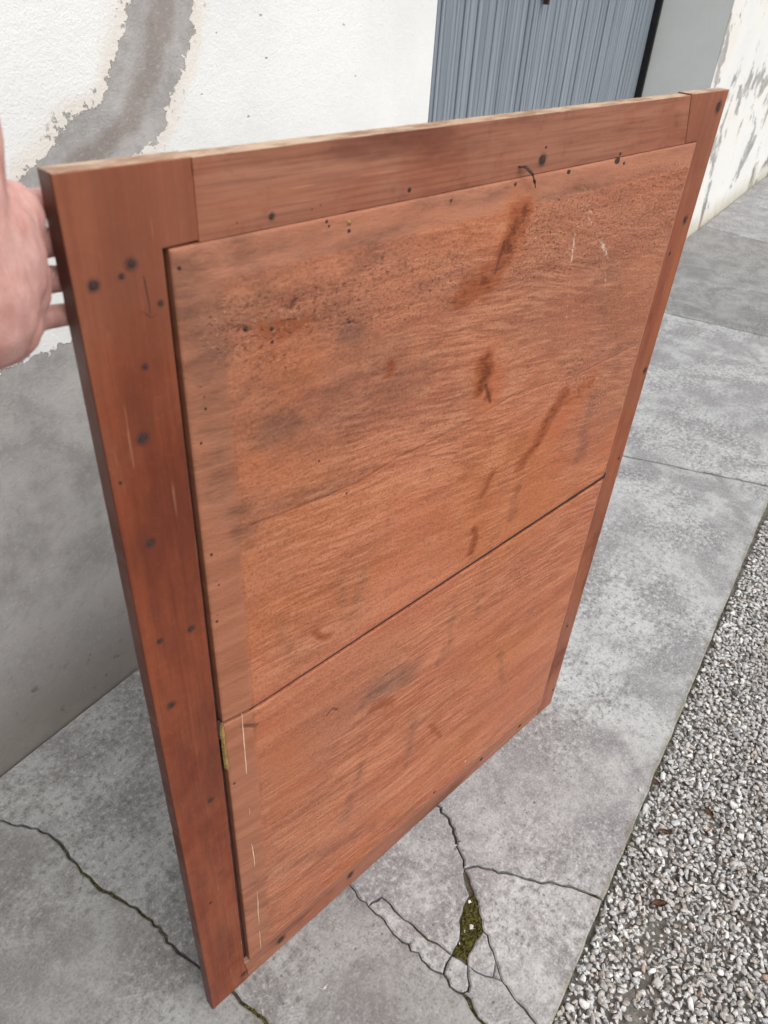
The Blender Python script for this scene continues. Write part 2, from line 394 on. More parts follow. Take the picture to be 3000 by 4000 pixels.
M_STILE = mat_frame('stile_wood', True, '#793a24', '#8a482c', '#672918', .4)
M_STILE2 = mat_frame('stile_wood_bright', True, '#88432b', '#9a5836', '#6c3020', .38)
M_RAIL = mat_frame('rail_wood', False, '#915c46', '#a06c55', '#94573f', .54)
M_BOARD = mat_board(); M_CONC = mat_concrete(); M_WALL = mat_wall(); M_DOOR = mat_door(); M_STONE = mat_stone()
M_SOIL = mat_soil(); M_MOSS = mat_moss(); M_SKIN = mat_skin()
M_GSOIL = mat_soil('gravel_dust', '#5d5a55', '#837f79')
M_YARD = mat_soil('yard_soil', '#85827d', '#a19e99')
M_BACK = mat_plain('dark_wood', '#33201e', '#46302c', .8, 30)
M_IRON = mat_plain('rusty_iron', '#342825', '#4d3c36', .75, 200, .0004, .3, '#4f3426')
M_BRASS = mat_plain('bright_nail', '#8a6a3c', '#b08d58', .45, 200, .0003, .6)
M_PALE = mat_plain('bare_wood', '#d3b394', '#e4cdb4', .75, 90)
M_SPLINT = mat_plain('dry_splinter', '#7d6336', '#a8894e', .8, 140, .0006, 0, '#4f3a20')
M_REVEAL = mat_plain('reveal_plaster', '#dee0dc', '#e4e6e2', .85, 5, .0004)
M_RUBBER = mat_plain('black_seal', '#17181a', '#222426', .7, 40)
M_LEAF = mat_plain('dry_leaf', '#6e4c36', '#94715a', .8, 60, .0006)

# ------------------------------------------------------------------ ground and pavement
yard = mesh_obj('yard_ground', [(-250, -250, -.045), (250, -250, -.045), (250, 250, -.045), (-250, 250, -.045)], [(0, 1, 2, 3)], M_YARD)
tag(yard, kind='structure')
pave = empty('pavement'); tag(pave, kind='structure')

def edge_y(x): return -.0214 + .0139*(x-.61)
def P7(*pts): return [ground(1200+x/1.3825, 2800+y/1.3825) for x, y in pts]     # spots read off on one enlarged print
def P6(*pts): return [ground(x/1.3825, 2400+y/1.3825) for x, y in pts]
WPT = (0.98, WALL_Y-.004); HUB = (0.86, .72)
A = [HUB]+P7((720,485),(765,545),(790,600),(805,670),(830,740),(845,800))
JUNC = P7((850,820))[0]; A.append(JUNC)
MOSS_L = [JUNC]+P7((848,870),(868,930),(862,990),(840,1060),(830,1130),(825,1200),(800,1250),(780,1285))
MOSS_R = [JUNC]+P7((880,900),(905,965),(922,1020),(942,1090),(950,1155))
B = [JUNC]+P7((895,805),(1000,820),(1100,845),(1200,875),(1290,890),(1400,910),(1480,935),(1560,965))
bx = ground(1200+1605/1.3825, 2800+995/1.3825)[0]; BE = (bx, edge_y(bx)); B.append(BE)
MR = MOSS_R[-1]; ML = MOSS_L[-1]
C0 = [MR]+P7((980,1210),(1005,1265),(1020,1320)); CJ = C0[-1]
C2J = P7((1050,1422))[0]; C1A = [CJ]+P7((1036,1372))+[C2J]
C1 = [C2J]+P7((1100,1490),(1150,1550),(1200,1610),(1240,1659))
CE = (C1[-1][0]-.035, edge_y(C1[-1][0]-.035)); C1.append(CE)
EJ = P7((330,1020))[0]
DJ = P7((735,1385))[0]
E0 = [HUB, P7((180,860))[0], P7((270,965))[0], EJ]
E1 = [EJ]+P7((370,1060),(430,1120),(490,1190),(560,1260),(620,1310),(690,1370)) + [DJ]
P1J = P7((840,1490))[0]
E2 = [DJ]+P7((770,1450),(800,1475))+[P1J]
E3 = [P1J]+P7((875,1525),(890,1570),(920,1620),(960,1659)); ee = E3[-1]
EE = (ee[0]-.11, edge_y(ee[0]-.11)); E3.append(EE)
D_ = [EJ]+P7((400,970),(450,1010),(500,1070),(570,1120),(620,1170),(650,1200),(700,1220),(740,1250))+[ML]
DL = [ML]+P7((752,1330))+[DJ]
CEN = P7((868,1340))[0]; LOW = P7((876,1445))[0]; RT = P7((1005,1403))[0]
M1 = [ML]+P7((825,1305))+[CEN]              # top of first fragment
M2 = [CEN]+P7((868,1400))+[LOW]; M3 = [LOW]+P7((868,1480))+[P1J]
M4 = [CEN]+P7((862,1300),(900,1220))+[MR]
M5 = [CEN]+P7((910,1372),(960,1395))+[RT]
M6 = [RT, CJ]; M8 = [RT, C2J]
FF = [(-2.6, .93)]+[(0.10, 1.0)]+P6((0,1105),(60,1130),(140,1140),(200,1150),(260,1180),(310,1220),(360,1280),(410,1340),(440,1390),(500,1440),(560,1490),(640,1530),(700,1570),(760,1610),(820,1650),(870,1710),(930,1780),(960,1820),(1020,1860),(1075,1900),(1265,2040),(1300,2090),(1340,2120),(1390,2160),(1440,2210))
FE = (.16, edge_y(.16)); FF += [(.33, .25), FE]

def rough_line(pts, seed, step=.009, amp=.0022):
    out = [pts[0]]; r = random.Random(seed)
    for a, b in zip(pts[:-1], pts[1:]):
        L = math.hypot(b[0]-a[0], b[1]-a[1]); n = max(1, min(60, int(L/step)))
        nx, ny = -(b[1]-a[1])/(L+1e-9), (b[0]-a[0])/(L+1e-9)
        for i in range(1, n+1):
            t = i/n; j = r.gauss(0, amp) if i < n else 0
            out.append((a[0]+(b[0]-a[0])*t+nx*j, a[1]+(b[1]-a[1])*t+ny*j))
    return out
LN = {}
for i, (nm, ln_, wd_) in enumerate((('A', A, .0055), ('ML', MOSS_L, .003), ('MR', MOSS_R, .003), ('B', B, .0052), ('C0', C0, .0038), ('C1', C1, .0038),
        ('E0', E0, .002), ('E1', E1, .0034), ('E2', E2, .005), ('E3', E3, .0075), ('D', D_, .0034), ('DL', DL, .0032), ('M1', M1, .004),
        ('M2', M2, .0028), ('M3', M3, .0032), ('M4', M4, .0035), ('M5', M5, .003), ('M6', M6, .0022), ('M8', M8, .0022), ('C1A', C1A, .003), ('F', FF, .006))):
    LN[nm] = (rough_line(ln_, 100+i), wd_*.85)
def straight(a, b, wd_, seed, amp=.0009):
    return (rough_line([a, b], seed, .03, amp), wd_)
def jx(x0, x1, y): return x0+(x1-x0)*y/WALL_Y
WL = WALL_Y-.004
JO = [((2.262, WL), (2.567, edge_y(2.567))), ((3.91, WL), (4.004, edge_y(4.004))), ((5.783, WL), (5.55, edge_y(5.55))), ((7.5, WL), (7.5, edge_y(7.5))), ((9.6, WL), (9.6, edge_y(9.6))), ((12.0, WL), (12.0, edge_y(12.0)))]
for i, (a, b) in enumerate(JO): LN['J%d' % i] = straight(a, b, .011, 300+i, .0014)
LN['WH'] = straight(WPT, HUB, .004, 320)
def wall_line(a, b): return ([a, b], .001)
def out_edge(a, b, seed): return (rough_line([a, b], seed, .025, .0011), 0.0)
XL = -2.6
LN['eR0'] = out_edge(BE, JO[0][1], 401); LN['eR1'] = out_edge(CE, BE, 402); LN['eP4'] = out_edge(EE, CE, 403)
LN['eM'] = out_edge(FE, EE, 404); LN['eN'] = out_edge((XL, edge_y(XL)), FE, 405)
for i in range(5): LN['eS%d' % i] = out_edge(JO[i][1], JO[i+1][1], 410+i)
LN['wR0'] = wall_line(JO[0][0], WPT); LN['wM'] = wall_line(WPT, (XL, WL)); LN['lM'] = wall_line((XL, WL), FF[0]); LN['lN'] = wall_line(FF[0], (XL, edge_y(XL)))
for i in range(5): LN['wS%d' % i] = wall_line(JO[i+1][0], JO[i][0])

def slab(loop, tone, thick=.03):
    pts = []; wid = []
    for nm in loop:
        rev = nm.startswith('-'); ln_, wd_ = LN[nm.lstrip('-')]
        ln_ = ln_[::-1] if rev else ln_
        for p in ln_[:-1]: pts.append(p); wid.append(wd_/2)
    P = np.array(pts); n = len(P)
    area = .5*np.sum(P[:, 0]*np.roll(P[:, 1], -1)-np.roll(P[:, 0], -1)*P[:, 1])
    if area < 0: P = P[::-1]; wid = wid[::-1]
    wid = np.array(wid); wid = np.maximum(wid, .0005)
    t = np.roll(P, -1, 0)-np.roll(P, 1, 0); t /= np.linalg.norm(t, axis=1)[:, None]+1e-9
    nrm = np.stack([-t[:, 1], t[:, 0]], 1)
    wj = wid*(.55+.9*vnoise(P[:, 0]*45, P[:, 1]*45, 5))
    O = P+nrm*wj[:, None]; I = O+nrm*.0028
    bm = bmesh.new()
    r0 = [bm.verts.new((x, y, -thick)) for x, y in O]; r1 = [bm.verts.new((x, y, -.0028)) for x, y in O]
    r2 = [bm.verts.new((x, y, 0)) for x, y in I]
    for i in range(n):
        j = (i+1) % n
        bm.faces.new((r0[i], r0[j], r1[j], r1[i])); bm.faces.new((r1[i], r1[j], r2[j], r2[i]))
    vo, _e, fo, _ov, _oe, _of = mgeo.delaunay_2d_cdt([Vector(p) for p in I.tolist()], [], [list(range(n))], 1, 1e-6)
    tv = [bm.verts.new((p[0], p[1], 0)) for p in vo]
    for f in fo:
        if len(set(f)) > 2: bm.faces.new([tv[i] for i in f])
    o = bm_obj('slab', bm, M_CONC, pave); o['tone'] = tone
    return o
slab(['eR0', '-J0', 'wR0', 'WH', 'A', 'B'], .06)                       # R0
slab(['-B', 'MR', 'C0', 'C1A', 'C1', 'eR1'], .0)                              # R1
slab(['A', 'ML', '-D', '-E0'], .10)                                    # L1
slab(['D', 'DL', '-E1'], .06)                                          # S
slab(['DL', 'E2', '-M3', '-M2', '-M1'], .03)                           # P1
slab(['M4', 'C0', '-M6', '-M5'], .04)                                  # P2
slab(['M2', 'M3', 'E3', 'eP4', '-C1', '-M8', '-M5'], .02)
slab(['C1A', '-M8', 'M6'], .05)              # P4
slab(['-WH', 'wM', 'lM', 'F', 'eM', '-E3', '-E2', '-E1', '-E0'], .38)  # M: tone carries dirt plus painted shade of the person holding the camera
slab(['F', '-eN', '-lN'], .52)                                         # N: dirt and the camera holder's shade, both put into the tone
for i, tn in enumerate((.02, .40, .14, .22, .1)): slab(['eS%d' % i, '-J%d' % (i+1), 'wS%d' % i, 'J%d' % i], tn)
# the soil the pavement lies in, seen in joints and cracks
bed = mesh_obj('joint_soil', [(XL, edge_y(XL)+.008, -.0075), (12.0, edge_y(12.0)+.008, -.0075), (12.0, WL, -.016), (XL, WL, -.016)], [(0, 1, 2, 3)], M_SOIL, pave)

# ------------------------------------------------------------------ moss
def blob_mesh(specs, name, mat):
    base = bmesh.new(); bmesh.ops.create_icosphere(base, subdivisions=1, radius=1.0)
    bv = np.array([v.co for v in base.verts]); bf = np.array([[v.index for v in f.verts] for f in base.faces]); base.free()
    V = []; F = []
    for i, (x, y, z, rx, rz) in enumerate(specs):
        j = 1+rng.normal(0, .16, (len(bv), 1)); a = rng.uniform(0, 6.28); ca, sa = math.cos(a), math.sin(a)
        b = bv*j; b = np.stack([b[:, 0]*ca-b[:, 1]*sa, b[:, 0]*sa+b[:, 1]*ca, b[:, 2]], 1)
        V.append(b*np.array([rx, rx, rz])+np.array([x, y, z])); F.append(bf+i*len(bv))
    V = np.concatenate(V); F = np.concatenate(F)
    return mesh_obj(name, V.tolist(), F.tolist(), mat, None, True)
def in_poly(p, poly):
    c = False; j = len(poly)-1
    for i in range(len(poly)):
        if (poly[i][1] > p[1]) != (poly[j][1] > p[1]) and p[0] < (poly[j][0]-poly[i][0])*(p[1]-poly[i][1])/(poly[j][1]-poly[i][1])+poly[i][0]: c = not c
        j = i
    return c
mp = MOSS_L[3:]+[P7((862,1300))[0], P7((900,1220))[0]]+MOSS_R[:1:-1]
sp = []
xs = [p[0] for p in mp]; ys = [p[1] for p in mp]
while len(sp) < 520:
    p = (random.uniform(min(xs), max(xs)), random.uniform(min(ys), max(ys)))
    if in_poly(p, mp): sp.append((p[0], p[1], -.012+random.uniform(0, .006), random.uniform(.0016, .0046), random.uniform(.002, .0055)))
def along(pts, t0, t1, n, wdt, r0, r1, z=-.006):
    L = [0.0]
    for a, b in zip(pts[:-1], pts[1:]): L.append(L[-1]+math.hypot(b[0]-a[0], b[1]-a[1]))
    for _ in range(n):
        s = random.uniform(t0, t1)*L[-1]
        i = max(k for k in range(len(L)-1) if L[k] <= s); f = (s-L[i])/(L[i+1]-L[i]+1e-9)
        sp.append((pts[i][0]+(pts[i+1][0]-pts[i][0])*f+random.gauss(0, wdt), pts[i][1]+(pts[i+1][1]-pts[i][1])*f+random.gauss(0, wdt),
                   z+random.uniform(-.002, .002), random.uniform(r0, r1), random.uniform(r0, r1)))
along(P6((410,1340),(440,1390),(500,1440),(560,1490),(640,1530),(700,1570),(760,1610),(820,1650)), 0, 1, 150, .0014, .001, .003)
along(P6((1300,2090),(1340,2120),(1390,2160),(1440,2210)), .2, 1, 140, .003, .0012, .0035)
along(P7((545,1135),(580,1140)), 0, 1, 20, .003, .001, .003); along(P7((620,1190),(690,1215)), 0, 1, 40, .003, .001, .003)
along(P7((1045,1420),(1100,1490)), 0, 1, 60, .002, .001, .003); along(P7((880,1435),(910,1380)), 0, 1, 30, .0015, .001, .0025)
along(P7((1540,955),(1590,985)), 0, 1, 40, .003, .001, .003); along(P7((820,1480),(900,1590),(960,1659)), 0, 1, 60, .003, .001, .003)
along([(.45, edge_y(.45)-.003), (1.9, edge_y(1.9)-.003)], 0, 1, 110, .0012, .001, .0026, -.018)
tag(blob_mesh(sp, 'moss', M_MOSS), 'olive green moss filling the broken gap and cracks of the pavement', 'moss', kind='stuff')

# ------------------------------------------------------------------ gravel
def stone_protos(n=16):
    out = []
    r = np.random.default_rng(5)
    for _ in range(n):
        bm = bmesh.new()
        k = int(r.integers(9, 14))
        pts = r.normal(0, 1, (k, 3)); pts /= np.linalg.norm(pts, axis=1)[:, None]
        pts *= np.array([1, r.uniform(.62, .95), r.uniform(.45, .7)])
        for p in pts: bm.verts.new(p)
        res = bmesh.ops.convex_hull(bm, input=bm.verts[:])
        bmesh.ops.delete(bm, geom=[e for e in res['geom_interior'] if isinstance(e, bmesh.types.BMVert)], context='VERTS')
        bmesh.ops.bevel(bm, geom=bm.edges[:], offset=.09, segments=1, affect='EDGES')
        bmesh.ops.triangulate(bm, faces=bm.faces[:]); bm.normal_update(); bm.verts.index_update()
        out.append((np.array([v.co for v in bm.verts]), np.array([[v.index for v in f.verts] for f in bm.faces]))); bm.free()
    return out
PRO = stone_protos()
PAL = [np.array(lin(h)) for h in ('#c2c0bd', '#d2d1ce', '#b6b3af', '#dddcd9', '#a8a49f', '#c6bfb5', '#b9afa2', '#e6e5e2', '#98948f', '#b9bcbf', '#b39a84')]
PW = np.array([22, 20, 18, 12, 10, 4, 3, 4, 4, 9, .8]); PW /= PW.sum()
def scatter(cells, name):
    V = []; F = []; T = []; off = 0
    for (x, y, z, r) in cells:
        bv, bf = PRO[rng.integers(len(PRO))]
        a, b, c = rng.uniform(0, 6.28), rng.normal(0, .35), rng.normal(0, .35)
        Rm = np.array(Matrix.Rotation(a, 3, 'Z') @ Matrix.Rotation(b, 3, 'X') @ Matrix.Rotation(c, 3, 'Y'))
        V.append((bv*r*np.array([rng.uniform(.85, 1.3), 1, 1]))@Rm.T+np.array([x, y, z])); F.append(bf+off); off += len(bv)
        t = PAL[rng.choice(len(PAL), p=PW)]*rng.uniform(.86, 1.12); T.append(np.repeat(t[None], len(bv), 0))
    V = np.concatenate(V); F = np.concatenate(F); T = np.concatenate(T); T[:, 3] = 1
    me = bpy.data.meshes.new(name); me.vertices.add(len(V)); me.vertices.foreach_set('co', V.astype(np.float32).ravel())
    me.loops.add(len(F)*3); me.loops.foreach_set('vertex_index', F.astype(np.int32).ravel())
    me.polygons.add(len(F)); me.polygons.foreach_set('loop_start', (np.arange(len(F))*3).astype(np.int32)); me.polygons.foreach_set('loop_total', np.full(len(F), 3, np.int32))
    me.update(); me.validate()
    ca = me.color_attributes.new('tint', 'FLOAT_COLOR', 'POINT'); ca.data.foreach_set('color', T.astype(np.float32).ravel())
    me.materials.append(M_STONE)
    return link(bpy.data.objects.new(name, me))
cells = []
def layer(x0, x1, y0, st, zc, zr, r0, r1, prob):
    nx = int((x1-x0)/st); ny = int((edge_y(2)-y0)/(st*.87))
    I, J = np.meshgrid(np.arange(nx), np.arange(ny)); n = I.size
    x = x0+(I.ravel()+.5*(J.ravel() % 2)+rng.uniform(-.34, .34, n))*st; y = y0+(J.ravel()+rng.uniform(-.34, .34, n))*st*.87
    r = rng.uniform(r0, r1, n)*np.where(rng.random(n) < .07, 1.4, 1)
    bare = fbm(x*5.2, y*5.2, 3, 3)
    hole = np.exp(-(((x-.70)/.07)**2+((y+.135)/.028)**2)) + .8*np.exp(-(((x-.86)/.045)**2+((y+.12)/.026)**2))
    ok = (y < edge_y(x)-.002-r*.45) & (rng.random(n) < prob(bare, hole))
    z = zc+rng.uniform(-zr, zr, n)-.005*hole
    cells.extend(np.stack([x, y, z, r], 1)[ok].tolist())
layer(-.4, 4.0, -1.1, .0125, -.034, .003, .0055, .0085, lambda b, h: .97-.45*h)
layer(-.4, 4.0, -1.1, .0140, -.0265, .0035, .0058, .0094, lambda b, h: np.where(b < .56, .97, .85)-.9*h)
layer(.3, 2.9, -.75, .0120, -.0245, .003, .0025, .0046, lambda b, h: .75-.5*h)
grav = scatter(cells, 'gravel')
tag(grav, 'loose pale grey crushed stone gravel beside the concrete pavement', 'gravel', kind='stuff')
soil_g = mesh_obj('gravel_soil', [(-.8, -1.6, -.036), (4.6, -1.6, -.036), (4.6, edge_y(4.6)+.006, -.036), (-.8, edge_y(-.8)+.006, -.036)], [(0, 1, 2, 3)], M_GSOIL)
tag(soil_g, kind='structure')

# ------------------------------------------------------------------ house wall with the garage opening
DL_X, DR_X, REV = 1.885, 4.90, .39
house = empty('house_wall', (0, WALL_Y, 0)); tag(house, 'white plastered house wall with peeling paint and bare grey cement foot', 'wall')
ring_c = [on_wall(a*3000/1659, b*3000/1659) for a, b in ((352,-90),(352,0),(342,70),(318,150),(292,225),(255,288),(212,335),(165,378),(120,440))]
paint_spots = [on_wall(a*3000/1659, b*3000/1659) for a, b in ((60,742),(105,736),(150,722))]
def wall_sheet(name, xs, zs, far):
    X, Z = np.meshgrid(xs, zs); nx, nz = len(xs), len(zs)
    V = np.stack([X.ravel(), np.zeros(X.size), Z.ravel()], 1)
    idx = np.arange(nx*nz).reshape(nz, nx)
    F = np.stack([idx[:-1, :-1].ravel(), idx[:-1, 1:].ravel(), idx[1:, 1:].ravel(), idx[1:, :-1].ravel()], 1)
    # box off the sheet to a solid slab 0.3 thick
    o = mesh_obj(name, V.tolist(), F.tolist(), M_WALL, house)
    Xf, Zf = X.ravel(), Z.ravel()
    d = np.full(Xf.shape, 9.0)
    wx = Xf+.07*(fbm(Xf*11, Zf*11, 1)-.47); wz = Zf+.07*(fbm(Xf*11, Zf*11, 2)-.47)
    for a, b in zip(ring_c[:-1], ring_c[1:]): d = np.minimum(d, seg_dist(wx, wz, a, b))
    rg = np.clip(1-d/.080, 0, 1) if not far else np.zeros_like(Xf)
    hl = np.clip(1.25-d/.10, 0, 1) if not far else np.zeros_like(Xf)
    line = .835+.03*(fbm(Xf*5, Zf*0+1, 4)-.5)
    bs = np.clip(.5+(line-Zf)*7, 0, 1) if not far else np.zeros_like(Xf)
    set_attr(o, 'ring', rg); set_attr(o, 'halo', hl); set_attr(o, 'base', bs)
    set_attr(o, 'far', np.full(Xf.shape, 1.0 if far else 0.0)); set_attr(o, 'dirt', np.clip(1-Zf/.42, 0, 1))
    return o
WT = 3.3
wall_sheet('plaster', np.concatenate([np.linspace(-2.6, .3, 60), np.linspace(.315, DL_X, 130)]), np.concatenate([np.linspace(0-.03, 1.5, 130), np.linspace(1.53, WT, 50)]), False)
wall_sheet('plaster', np.linspace(DR_X, 12.0, 180), np.linspace(-.03, WT, 110), True)
wall_sheet('plaster', np.linspace(DL_X, DR_X, 40), np.linspace(2.35, WT, 20), False)
bm_obj('masonry', box_bm(-2.6, DL_X, .002, .42, -.03, WT), M_REVEAL, house)
bm_obj('reveal', box_bm(DR_X, 12.0, .002, .42, -.03, WT), M_REVEAL, house)
bm_obj('lintel', box_bm(DL_X+.001, DR_X-.001, .003, .42, 2.352, WT-.001), M_REVEAL, house)
bm_obj('coping', box_bm(-2.65, 12.05, -.05, .46, WT, WT+.06, .006), M_REVEAL, house)
apron = bm_obj('threshold', box_bm(DL_X+.002, DR_X-.002, .0, REV+.05, -.03, -.004), M_CONC, house); apron['tone'] = .2

door = empty('garage_door', ((DL_X+DR_X)/2, WALL_Y+REV, 0)); tag(door, 'blue grey garage door of narrow vertical slats set back in the white wall', 'door')
hw = (DR_X-DL_X)/2
bm_obj('backing', box_bm(-hw, hw, .012, .03, .005, 2.345), M_RUBBER, door)
x = -hw+.004; i = 0
slat_cache = {}
while x < hw-.05:
    wdt = random.choice((.019, .022, .025, .028)); dep = random.choice((-.004, -.002, .0, .002))
    key = (wdt, dep)
    if key not in slat_cache:
        bm = bmesh.new()
        prof = [(0, .012), (0, dep+.003), (.003, dep), (wdt-.003, dep), (wdt, dep+.003), (wdt, .012)]
        a = [bm.verts.new((p[0], p[1], .01)) for p in prof]; b = [bm.verts.new((p[0], p[1], 2.34)) for p in prof]
        for q in range(5): bm.faces.new((a[q], b[q], b[q+1], a[q+1]))
        bm.faces.new(b); bm.faces.new(a[::-1]); bmesh.ops.recalc_face_normals(bm, faces=bm.faces[:])
        s = bm_obj('slat', bm, M_DOOR, door); slat_cache[key] = s
    else:
        s = slat_cache[key].copy(); link(s, door)
    s.location = (x, 0, 0); s['tone'] = random.choice((0.0, .0, .06, .12, .28))
    x += wdt + random.choice((.0025, .003, .0035, .007)); i += 1
bm_obj('edge_seal', box_bm(hw-.026, hw-.002, -.028, .012, .005, 2.345, .003), M_RUBBER, door)
lx, lz = on_wall(2118, -20, REV)
bm = bmesh.new(); bmesh.ops.create_cone(bm, cap_ends=True, segments=16, radius1=.016, radius2=.012, depth=.02, matrix=Matrix.Translation((lx-door.location.x, -.014, lz)) @ Matrix.Rotation(R(90), 4, 'X'))
box_bm(lx-door.location.x-.007, lx-door.location.x+.007, -.034, -.012, lz-.03, lz+.02, 0, bm)
bm_obj('latch', bm, M_IRON, door)

# ------------------------------------------------------------------ the wooden panel
panel = empty('wood_panel', tuple(PB), PROT)
tag(panel, 'large framed reddish brown wooden panel stood upright on the concrete, studded with old nails', 'wood panel')
PWID, PHGT, TH = .945, 1.279, .020
EDGE_L, EDGE_R = .0715, .888
def worn_prism(name, poly, mat, y0=0.0, y1=TH, bev=.0016, cuts=.008):
    """extruded board whose outline is slightly uneven"""
    out = []
    for i, a in enumerate(poly):
        b = poly[(i+1) % len(poly)]; L = math.hypot(b[0]-a[0], b[1]-a[1]); n = max(1, int(L/cuts))
        for q in range(n):
            t = q/n; j = (.0005*float(fbm(np.array([a[0]*31+b[0]*17+t*L*28]), np.array([a[1]*23]), 8, 3)[0]-.47) + (random.uniform(.0002, .0008) if random.random() < .03 else 0)) if q else 0
            nx, nz = -(b[1]-a[1])/L, (b[0]-a[0])/L
            out.append((a[0]+(b[0]-a[0])*t+nx*j, a[1]+(b[1]-a[1])*t+nz*j))
    bm = bmesh.new(); A_ = [bm.verts.new((p[0], y0, p[1])) for p in out]; B_ = [bm.verts.new((p[0], y1, p[1])) for p in out]
    f0 = bm.faces.new(A_); f1 = bm.faces.new(B_[::-1]); n = len(out)
    for i in range(n): bm.faces.new((A_[i], B_[i], B_[(i+1) % n], A_[(i+1) % n]))
    bmesh.ops.recalc_face_normals(bm, faces=bm.faces[:])
    eds = [e for e in bm.edges if (e.link_faces[0] in (f0, f1)) != (e.link_faces[1] in (f0, f1))]
    bmesh.ops.bevel(bm, geom=eds, offset=bev, segments=3, affect='EDGES', profile=.5)
    return bm_obj(name, bm, mat, panel)
G = .0002
PART = {}
PART['stl'] = worn_prism('stile', [(0, .001), (.0715, .001), (.0665, .058), (.0715, 1.2195), (.102, 1.2205), (.102, 1.279), (0, 1.279)], M_STILE)
PART['rlt'] = worn_prism('rail', [(.102+G, 1.2190), (.8572-G, 1.2190), (.838-G, 1.2775), (.102+G, 1.278)], M_RAIL, .0004, bev=.0007)
PART['str'] = worn_prism('stile', [(.8885, .001), (.943, .001), (.946, 1.279), (.838+G, 1.279), (.8575+G, 1.2190), (.8885, 1.2190)], M_STILE2, .0001)
PART['rlb'] = worn_prism('rail', [(.0715+G, .0015), (.8885-G, .0015), (.8885-G, .0330), (.067+G, .0580)], M_RAIL, .0006, bev=.0008)
bm_obj('joint_dark_strip', box_bm(.112, .887, -.0035, .0088, .6704, .6800), M_BACK, panel)  # dark strip put in to make the gap between the boards darker
bm_obj('backing', box_bm(.06, .88, .009, .019, .02, 1.225), M_BACK, panel)

def mat_halo():
    k = NT('nail_stain'); c = k.coord(); x3 = k.sep(c)
    r = k.math('SQRT', k.math('ADD', k.math('MULTIPLY', x3[0], x3[0]), k.math('MULTIPLY', x3[2], x3[2])))
    n = k.noise(k.mapping(c, (1.3, 0, 1.3)), 1, 3, .6)
    k.put(k.b.inputs['Alpha'], k.math('MULTIPLY', k.ramp(k.math('ADD', r, k.math('MULTIPLY', k.math('SUBTRACT', n, .5), 1.2)), 2.1, .8), .45))
    return k.done(lin('#4a3733'), .6)
M_HALO = mat_halo()
SPT = {k: [] for k in ('stain', 'grime', 'torn', 'fleck', 'crack', 'ginger')}
def sp_(kind, pts, r, s=1.0):
    q = [on_panel(*p) for p in pts]
    if len(q) == 1: q = q*2
    for a, b in zip(q[:-1], q[1:]): SPT[kind].append((a, b, r, s))
# runs of old varnish
sp_('stain', [(1112,462),(1104,500),(1085,540)], .021, .95); sp_('stain', [(1070,575),(1045,602),(990,625)], .021, .75); sp_('stain', [(1040,600)], .018, .95)
sp_('stain', [(1038,775),(1042,800),(1032,825)], .019, 1.0); sp_('stain', [(1048,850)], .012, .8); sp_('ginger', [(1040,780),(1050,850)], .03, 1.0)
sp_('stain', [(1215,850),(1175,905),(1150,950),(1115,1000)], .017, .85); sp_('stain', [(1270,820),(1210,870)], .025, .5); sp_('ginger', [(1260,830),(1190,920)], .035, .9)
sp_('stain', [(1060,1020),(1035,1060)], .011, .75); sp_('stain', [(1020,1130),(1015,1180)], .010, .85); sp_('stain', [(1110,1060)], .012, .5)
sp_('stain', [(832,780),(825,805)], .008, .8); sp_('stain', [(680,1360),(700,1365)], .009, .8); sp_('stain', [(800,1525),(840,1510)], .016, .65)
sp_('stain', [(920,1565),(945,1590)], .010, .6); sp_('stain', [(620,640),(760,625)], .012, .35); sp_('stain', [(560,705),(640,700)], .014, .6)
sp_('ginger', [(1110,440),(1100,520)], .03, .8); sp_('ginger', [(1380,860),(1300,960)], .03, .6); sp_('ginger', [(540,1000),(600,1010)], .03, .5)
sp_('ginger', [(560,770),(650,790)], .03, .6); sp_('ginger', [(590,1580),(640,1700)], .05, .5); sp_('ginger', [(900,1200),(1200,1050)], .06, .35)
# grey grime smears
for pts, r, s in (([(1300,640),(1290,760)], .016, .5), ([(1270,860),(1245,980)], .018, .6), ([(620,900),(580,930)], .03, .8), ([(740,715),(760,725)], .018, .9),
        ([(600,940),(760,860),(900,800)], .035, .55), ([(700,560),(860,540)], .035, .6), ([(1110,1050),(1095,1110)], .014, .6), ([(975,1290),(965,1400)], .013, .5),
        ([(1075,1400),(1080,1470)], .01, .6), ([(800,1490),(880,1450)], .03, .75), ([(890,1550),(870,1650)], .014, .6), ([(770,1650),(740,1760)], .016, .6),
        ([(560,1105),(700,1050),(800,1000)], .014, .6), ([(500,1100),(520,1150)], .02, .7), ([(400,600),(430,700),(440,800)], .022, .7), ([(1090,1000),(1050,1200)], .012, .4),
        ([(600,1330),(610,1420)], .012, .5), ([(780,1230),(760,1330)], .013, .5), ([(1040,1240),(1020,1330)], .01, .5), ([(950,1400),(940,1430)], .012, .6), ([(1180,700),(1240,830)], .04, .35),
        ([(540,1900),(700,1830),(900,1740)], .02, .5), ([(535,1960),(600,1930)], .012, .6), ([(1130,1340),(1150,1300)], .012, .4), ([(730,1290),(720,1250)], .012, .5)):
    sp_('grime', pts, r*1.2, s*.9)
for pts, r, s in (([(450,600),(700,640)], .09, .5), ([(900,560),(1150,640)], .08, .35), ([(560,860),(800,830)], .08, .5), ([(1280,560),(1330,760)], .06, .4), ([(560,2000),(900,1800)], .05, .4), ([(440,650),(480,1100)], .03, .5), ([(900,430),(1300,400)], .02, .45)):
    sp_('grime', pts, r, s)
